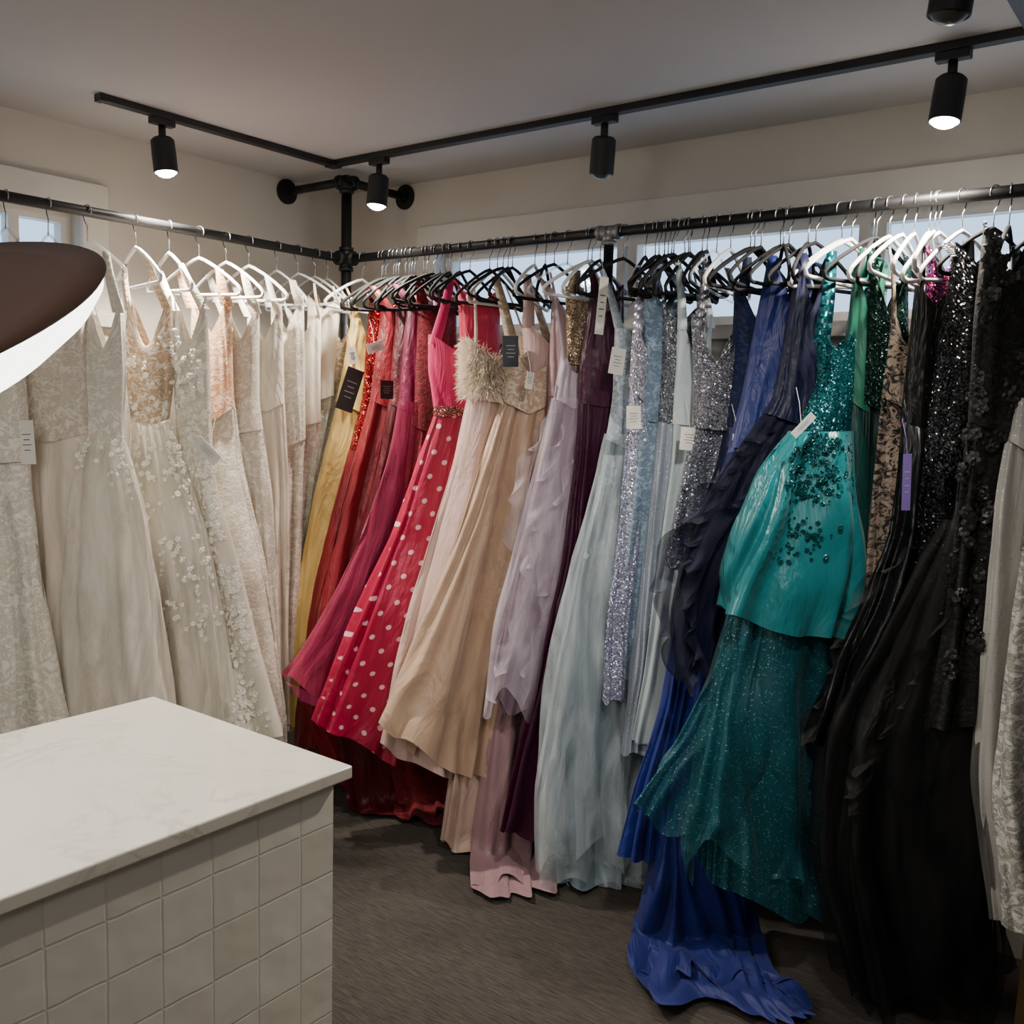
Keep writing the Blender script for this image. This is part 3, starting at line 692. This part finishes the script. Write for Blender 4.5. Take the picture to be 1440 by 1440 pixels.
Loft([(560, 776, 826), (700, 742, 810), (800, 716, 798), (900, 690, 774), (985, 680, 1004, 748)], li['P']+li['n']*.03, li['n'], dep=.45, amp=(.006, .042), k=7, seed=63, hem=.035, tw=2.2).mesh('organza_overskirt', lilm, li['g'])
for i, pth in enumerate(([(776, 580), (752, 640), (738, 710), (760, 760), (738, 850), (712, 930), (695, 985)], [(806, 640), (790, 740), (778, 830), (760, 900), (744, 980)], [(796, 600), (776, 690), (756, 780), (730, 880), (712, 950)])):
    ruffle(pth, li['P']+li['n']*.07, li['n'], .11, .038, 4+i, lilm, li['g'], 1, seed=i)
gown(EG, 822, [(420, 795, 838), (520, 800, 842), (650, 795, 842), (800, 790, 840)], 520, 'gold sequin gown in the gap beside the plum gown', fabric('sequin', (176, 150, 120), (240, 218, 190)), fabric('matte', (160, 140, 126)), short='gold sequin gown', k=6, hk='white')
gown(EG, 850, [(415, 832, 876), (520, 815, 874), (650, 812, 872), (800, 792, 872), (950, 757, 860), (1080, 722, 828), (1168, 703, 797)], 560, 'dark plum satin evening gown left of the pale blue tulle', fabric('satin', (60, 6, 42)), fabric('satin', (56, 7, 40)), short='dark plum gown', k=10, amp=.03, off=.02, tags=((846, 430, 12, 74, -4, 'white', .14), (868, 508, 20, 34, -8, 'white', .16)))
tb = gown(EG, 882, [(460, 866, 908), (560, 863, 908), (650, 850, 918), (750, 826, 912), (850, 803, 906), (950, 790, 906), (1050, 780, 904), (1150, 778, 900), (1235, 784, 902)], 600, 'pale blue tulle ball gown reaching the floor', fabric('lace', (156, 172, 182), (196, 206, 214)), fabric('matte', (108, 128, 136)), short='pale blue tulle gown', off=.04, k=10, amp=.036, bmax=.13)
tul = fabric('tulle', (206, 218, 224), alpha=.3)
Loft([(610, 852, 914), (700, 832, 917), (850, 792, 912), (1000, 772, 911), (1150, 762, 908), (1240, 768, 912)], tb['P']+tb['n']*.03, tb['n'], dep=.42, amp=(.006, .055), k=10, seed=77, hem=.03, bmax=.16, tw=2.4, drape=.03).mesh('tulle_overskirt', tul, tb['g'])
Loft([(640, 848, 900), (800, 804, 894), (950, 774, 886), (1100, 760, 876), (1200, 764, 884)], tb['P']+tb['n']*.06, tb['n'], dep=.42, amp=(.006, .055), k=8, seed=78, hem=.045, bmax=.16, tw=2.4, drape=.03).mesh('tulle_overskirt', tul, tb['g'])
applique(tb['skirt'], 60, (0, .35), (.3, 2.8), .012, simple('blue_thread', (196, 208, 216), .7), tb['g'], 8)
gown(EG, 914, [(450, 893, 922), (600, 882, 914), (750, 870, 902), (880, 853, 884), (985, 848, 878)], 560, 'slim iridescent white sequin gown with a cream tag', fabric('sequin', (196, 198, 214), (246, 234, 252)), fabric('sequin', (180, 190, 214), (246, 226, 250)), short='iridescent sequin gown', off=.095, k=5, hk='black', tags=((891, 587, 20, 30, 2, 'white', .1),), amp=.008)
gown(EG, 934, [(410, 908, 960), (520, 900, 956), (650, 890, 948), (760, 880, 938), (950, 870, 928)], 560, 'dusty blue floral lace gown right of the iridescent gown', fabric('lace', (100, 124, 148), (136, 158, 178)), fabric('lace', (104, 128, 150), (144, 166, 184)), short='dusty blue lace gown', off=.05, k=7, sw=.016)
gown(EG, 956, [(440, 933, 982), (600, 926, 980), (750, 910, 966), (900, 898, 950), (1060, 880, 940)], 600, 'silver grey beaded gown with a square cream tag', fabric('sequin', (110, 114, 122), (200, 204, 212)), fabric('glitter', (146, 156, 168), (230, 234, 240), 1), short='silver grey beaded gown', off=.05, k=8, tags=((969, 617, 25, 30, -3, 'white', .13),))
gown(EG, 978, [(450, 955, 1000), (640, 946, 1000), (800, 925, 990), (950, 903, 970), (1040, 885, 950)], 600, 'ice white satin gown tucked left of the silver sequin bodice', fabric('satin', (188, 200, 204)), fabric('satin', (170, 182, 186)), short='ice white gown', off=.05, k=7)
gown(EG, 1012, [(450, 974, 1045), (530, 978, 1045), (610, 974, 1040), (690, 960, 1020), (800, 940, 1000)], 600, 'silver sequin gown with a plunging neckline', fabric('sequin', (110, 112, 122), (215, 212, 216)), fabric('sequin', (112, 116, 128), (210, 210, 218)), short='silver plunging sequin gown', off=.07, k=6, neck=.18, hk='clear', tags=((1036, 620, 12, 18, 0, 'white', .12),), sw=.014)
navy = fabric('satin', (9, 16, 50), rough=.5); royal = fabric('satin', (6, 30, 112), rough=.48); royalm = fabric('satin', (5, 27, 104), rough=.62)
gown(EG, 1072, [(410, 1035, 1100), (520, 1032, 1098), (650, 1012, 1092), (800, 962, 1072), (950, 945, 1040)], 560, 'navy lace gown left of the royal blue gown', fabric('lace', (9, 16, 46), (24, 38, 80)), navy, short='navy lace gown', k=8, sw=.016)
rb = gown(EG, 1118, [(370, 1082, 1140), (470, 1060, 1138), (560, 1045, 1130), (650, 1020, 1120), (750, 985, 1100), (900, 945, 1054), (1000, 930, 1020), (1100, 897, 1010), (1205, 875, 1020)], 600, 'royal blue satin gown with a train spilling onto the carpet', fabric('satin', (8, 30, 104), rough=.5), royal, short='royal blue train gown', off=.02, k=11, amp=.03)
Loft([(1130, 935, 1015), (1210, 922, 1035), (1290, 910, 1050), (1350, 898, 1070), (1375, 895, 1396, 1090), (1390, 905, 1424, 1130)], rb['P']+rb['n']*.03, rb['n'], dep=.5, amp=(.014, .045), k=12, seed=9, hem=.01, drape=.03, crumple=.012).mesh('train', royalm, rb['g'])
nvt = fabric('tulle', (8, 13, 42), alpha=.75)
nr_ = gown(EG, 1146, [(365, 1122, 1162), (560, 1090, 1164), (620, 1045, 1150), (700, 992, 1120), (800, 955, 1066), (870, 940, 1030), (950, 950, 1010)], 560, 'midnight navy organza gown with wavy ruffles', navy, nvt, short='navy ruffled gown', off=.08, k=9)
for i, pth in enumerate(([(1075, 600), (1020, 660), (985, 730), (950, 790), (940, 860), (950, 930), (985, 955)], [(1100, 620), (1060, 690), (1010, 760), (980, 830), (980, 900), (1000, 945)], [(1095, 605), (1045, 650), (1005, 720), (970, 800)])):
    ruffle(pth, nr_['P']+nr_['n']*.08, nr_['n'], .1, .036, 6+i, nvt, nr_['g'], 1, seed=20+i)
teal = fabric('satin', (5, 118, 124), rough=.32); tealt = fabric('glitter', (2, 74, 84), (150, 225, 215), .93)
te = gown(EG, 1200, [(462, 1150, 1202), (540, 1150, 1202), (612, 1118, 1194), (760, 1055, 1180), (850, 1040, 1170), (950, 1012, 1165), (1060, 985, 1160), (1215, 972, 1276, 1146)], 612, 'teal gown with sequin bodice, satin peplum and glittery tulle skirt', fabric('sequin', (4, 70, 80), (40, 165, 165)), tealt, short='teal peplum gown', off=.10, k=14, amp=.042, hk='white', hem=.02, bmax=.15, tags=((1130, 598, 40, 11, 48, 'white', .2),), fix=True, neck=.06)
tsh = fabric('glitter', (4, 86, 98), (170, 235, 225), .48)
Loft([(860, 1024, 1120), (950, 996, 1100), (1040, 948, 1080), (1112, 886, 1200, 1040)], te['P']+te['n']*.02, te['n'], dep=.4, amp=(.008, .04), k=6, seed=15, bmax=.14, hem=.03, tw=2.4, drape=.035).mesh('tulle_overskirt', tsh, te['g'])
Loft([(860, 1034, 1172), (960, 1006, 1168), (1080, 976, 1163), (1190, 962, 1250, 1150)], te['P']+te['n']*.035, te['n'], dep=.5, amp=(.008, .06), k=11, seed=14, bmax=.16, hem=.045, tw=2.4, drape=.035).mesh('tulle_overskirt', tsh, te['g'])
pe = Loft([(606, 1110, 1196), (660, 1066, 1198), (740, 1028, 1199), (805, 1006, 1194), (852, 998, 895, 1178)], te['P']+te['n']*.06, te['n'], dep=.5, amp=(.006, .045), k=8, seed=4, bmax=.16, hem=.008, drape=.03)
pe.mesh('peplum', teal, te['g'])
beadm = simple('teal_beads', (4, 76, 80), .3, .4)
applique(pe, 220, (.02, .68), (1.42, 1.82), .007, beadm, te['g'], 12, 'bead_applique'); applique(pe, 140, (.0, .3), (.9, 2.2), .007, beadm, te['g'], 13, 'bead_applique')
gown(EG, 1226, [(380, 1203, 1242), (500, 1188, 1244), (650, 1178, 1244), (800, 1172, 1240), (950, 1165, 1230), (1150, 1130, 1200)], 560, 'emerald green satin gown right of the teal peplum', fabric('satin', (4, 90, 68)), fabric('satin', (4, 56, 52)), short='emerald green gown', off=.06, k=7)
gown(EG, 1252, [(385, 1225, 1276), (550, 1212, 1276), (700, 1200, 1268), (850, 1185, 1258), (1000, 1160, 1234)], 560, 'dark green sequin gown between emerald and patterned gowns', fabric('sequin', (10, 38, 32), (44, 80, 68)), fabric('satin', (10, 36, 31)), short='dark green sequin gown', off=.05, k=7, hk='white')
gown(EG, 1278, [(440, 1253, 1300), (600, 1236, 1300), (700, 1226, 1290), (800, 1215, 1280), (900, 1190, 1270)], 560, 'nude gown covered in black scrolling lace', fabric('lace', (180, 156, 134), (10, 9, 9)), fabric('lace', (170, 148, 128), (10, 9, 9)), short='black scroll lace gown', off=.05, k=6, hk='white')
blk = fabric('satin', (13, 13, 14), rough=.28); blkt = fabric('tulle', (24, 23, 23), alpha=.5); blkm = fabric('matte', (6, 6, 6))
gown(EG, 1306, [(410, 1288, 1345), (550, 1274, 1340), (650, 1264, 1332), (750, 1252, 1326), (850, 1215, 1316), (920, 1180, 1304), (1040, 1140, 1284)], 560, 'black satin gown with a lavender tag', blk, blk, short='black satin gown', off=.13, k=9, amp=.05, hk='white', tags=((1275, 678, 12, 80, 2, 'lavender', .22),))
gown(EG, 1330, [(345, 1306, 1348), (420, 1300, 1346), (520, 1292, 1342), (700, 1290, 1335)], 430, 'pink and blue multicolour sequin gown peeking between black gowns', fabric('sequin', (150, 40, 90), (90, 110, 190)), blk, short='multicolour sequin gown', off=.04, k=5, hk='white', fix=True)
gown(EG, 1362, [(345, 1343, 1402), (450, 1325, 1398), (600, 1300, 1392), (720, 1280, 1382), (850, 1262, 1362), (1000, 1230, 1350)], 640, 'black sequin gown glittering beside black lace', fabric('sequin', (10, 10, 11), (100, 102, 108)), fabric('sequin', (9, 9, 10), (80, 82, 88)), short='black sequin gown', off=.10, k=9, hk='white', sw=.016)
bt = gown(EG, 1396, [(560, 1350, 1410), (720, 1335, 1406), (820, 1290, 1398), (930, 1240, 1390), (1040, 1190, 1386), (1200, 1170, 1388), (1390, 1205, 1396)], 740, 'black tulle ball gown with full sheer skirt near the right edge', blk, blkm, short='black tulle ball gown', off=.09, k=11, amp=.055, bmax=.15, hem=.02)
Loft([(730, 1326, 1408), (830, 1275, 1400), (930, 1222, 1394), (1020, 1166, 1390), (1200, 1148, 1392), (1400, 1190, 1400)], bt['P']+bt['n']*.03, bt['n'], dep=.42, amp=(.006, .07), k=10, seed=71, hem=.04, bmax=.17, tw=2.2, drape=.03).mesh('tulle_overskirt', blkt, bt['g'])
for i, pth in enumerate(([(1285, 770), (1235, 830), (1190, 900), (1160, 990), (1148, 1040)], [(1340, 860), (1290, 960), (1240, 1060), (1200, 1160)])):
    ruffle(pth, bt['P']+bt['n']*.12, bt['n'], .09, .03, 6+i, blkt, bt['g'], 1, seed=40+i)
bl = gown(EG, 1424, [(335, 1385, 1460), (450, 1370, 1456), (600, 1362, 1452), (720, 1350, 1434), (850, 1335, 1412), (1020, 1300, 1390)], 600, 'black gown covered in raised fabric roses', fabric('lace', (10, 10, 10), (38, 37, 37)), fabric('lace', (10, 10, 10), (36, 35, 35)), short='black rose gown', off=.17, k=9, sw=.016)
petal = simple('black_petal', (34, 33, 33), .4)
applique(bl['bodice'], 200, (0, 1), (.1, 3.0), .017, petal, bl['g'], 31, 'rose_applique'); applique(bl['skirt'], 220, (0, .8), (.1, 3.0), .017, petal, bl['g'], 32, 'rose_applique')
wsp = fabric('glitter', (208, 204, 196), (248, 246, 242), 1)
gown(EG, 1462, [(520, 1436, 1490), (570, 1424, 1490), (700, 1402, 1490), (850, 1388, 1490), (1000, 1375, 1490), (1100, 1367, 1490), (1200, 1380, 1490), (1285, 1392, 1490)], 640, 'white glitter gown at the right edge of the picture', wsp, wsp, short='white glitter gown', off=.17, k=10, amp=.03)
gown(EG, 1492, [(600, 1450, 1530), (760, 1440, 1530), (900, 1424, 1530), (1100, 1402, 1530), (1300, 1412, 1530)], 760, 'silver white beaded gown in front of the white glitter gown', fabric('sequin', (170, 168, 160), (236, 232, 226)), fabric('lace', (156, 154, 146), (222, 219, 210)), short='silver white beaded gown', off=.26, k=8)

# extra hangers crowded on the rails
def rail_hanger(hx, kind, jit, label, group):
    d = ray(hx, 360-.104*(hx-500)); p = CAM+d*(YRAIL/d.y); a = jit
    hanger(V((p.x, YRAIL, ZRAIL)), V((-math.sin(a), -math.cos(a), 0)), kind, label, group, RND.uniform(-.1, .1))
for hx in (537, 543, 557, 561, 575, 580, 596, 612, 617, 628, 634, 710, 716, 768, 922, 928, 941, 947, 962, 969, 990, 997, 1058, 1064, 1098, 1104, 1150, 1236):
    rail_hanger(hx, 'black', RND.uniform(-.5, .5), 'black hanger in the bunch with no gown of its own showing', 'bare black hangers on the right rail')
for hx in (700, 835, 1030, 1185, 1290, 1318):
    rail_hanger(hx, 'white', RND.uniform(-.1, .6), 'white hanger in the bunch with no gown of its own showing', 'bare white hangers on the right rail')

# ------------------------------------------------------------------ mirror at the right edge
brassm = simple('dark_brass', (86, 70, 40), .4, .5)
mr, nt, out = newmat('mirror_glass'); p = P_(nt, (220, 224, 226), .03, 1.0); nt.links.new(p.outputs[0], out.inputs[0])
dd = ray(1421, 1400); bp = CAM+dd*(1.75/dd.y); mxp = V((bp.x, bp.y, 0))
e = V((.95, -.3, 0)).normalized(); nb = V((e.y, -e.x, 0)); nb = nb if nb.dot(CAM-mxp) > 0 else -nb
mi = empty('standing_mirror', mxp+e*.3, 'dark brass framed standing mirror at the lower right corner', 'mirror')
lean = V((0, 0, 1))-nb*.06; lean.normalize()
W_, H_ = .62, 1.62; z0 = .03
o0 = mxp+V((0, 0, z0))
b = MB()
b.obox(o0+e*.015+lean*H_/2, e*.015, lean*H_/2, nb*.012); b.obox(o0+e*(W_-.015)+lean*H_/2, e*.015, lean*H_/2, nb*.012)
b.obox(o0+e*W_/2+lean*.015, e*(W_/2-.03), lean*.015, nb*.012); b.obox(o0+e*W_/2+lean*(H_-.015), e*(W_/2-.03), lean*.015, nb*.012)
b.build('frame', brassm, mi)
MB().obox(o0+e*W_/2+lean*H_/2, e*(W_/2-.03), lean*(H_/2-.03), nb*.004).build('mirror_glass', mr, mi)
for s in (.05, W_-.05):
    MB().obox(mxp+e*s+V((0, 0, .015)), e*.015, nb*.2, V((0, 0, .015))).build('foot', brassm, mi)

# ------------------------------------------------------------------ light
w = bpy.data.worlds.new('sky'); SC.world = w; w.use_nodes = True
bg = w.node_tree.nodes['Background']; bg.inputs[0].default_value = (.66, .81, 1.0, 1); bg.inputs[1].default_value = 2.3
def area(loc, size, power, col, target):  # added area lights, out of view, as ambient fill for the room
    L = bpy.data.lights.new('room_fill', 'AREA'); L.shape = 'RECTANGLE'; L.size = size[0]; L.size_y = size[1]; L.energy = power; L.color = col
    o = bpy.data.objects.new('room_fill', L); COL.objects.link(o); o.location = loc
    o.rotation_euler = (V(target)-V(loc)).to_track_quat('-Z', 'Y').to_euler()
area((.9, -.6, 2.45), (1.2, 1.2), 4, (1, .95, .87), (0.4, .2, 0))
area((-1.2, .1, 2.48), (.5, .5), 8, (1, .94, .84), (-1.4, .5, 0))
L = bpy.data.lights.new('point_fill', 'POINT'); L.energy = 8; L.shadow_soft_size = .16; L.color = (1, .96, .9)  # unseen point light added to brighten the ceiling and upper walls
o = bpy.data.objects.new('point_fill', L); COL.objects.link(o); o.location = (.1, .5, 2.15)
L = bpy.data.lights.new('highlight_fill', 'SPOT'); L.energy = 75; L.spot_size = math.radians(70); L.spot_blend = .9; L.color = (1, .95, .88); L.shadow_soft_size = .06  # unseen spot added to bring highlights onto the teal gown
o = bpy.data.objects.new('highlight_fill', L); COL.objects.link(o); o.location = (-.5, 1.5, 2.42)
o.rotation_euler = (V((-1.35, 2.5, 1.05))-V(o.location)).to_track_quat('-Z', 'Y').to_euler()
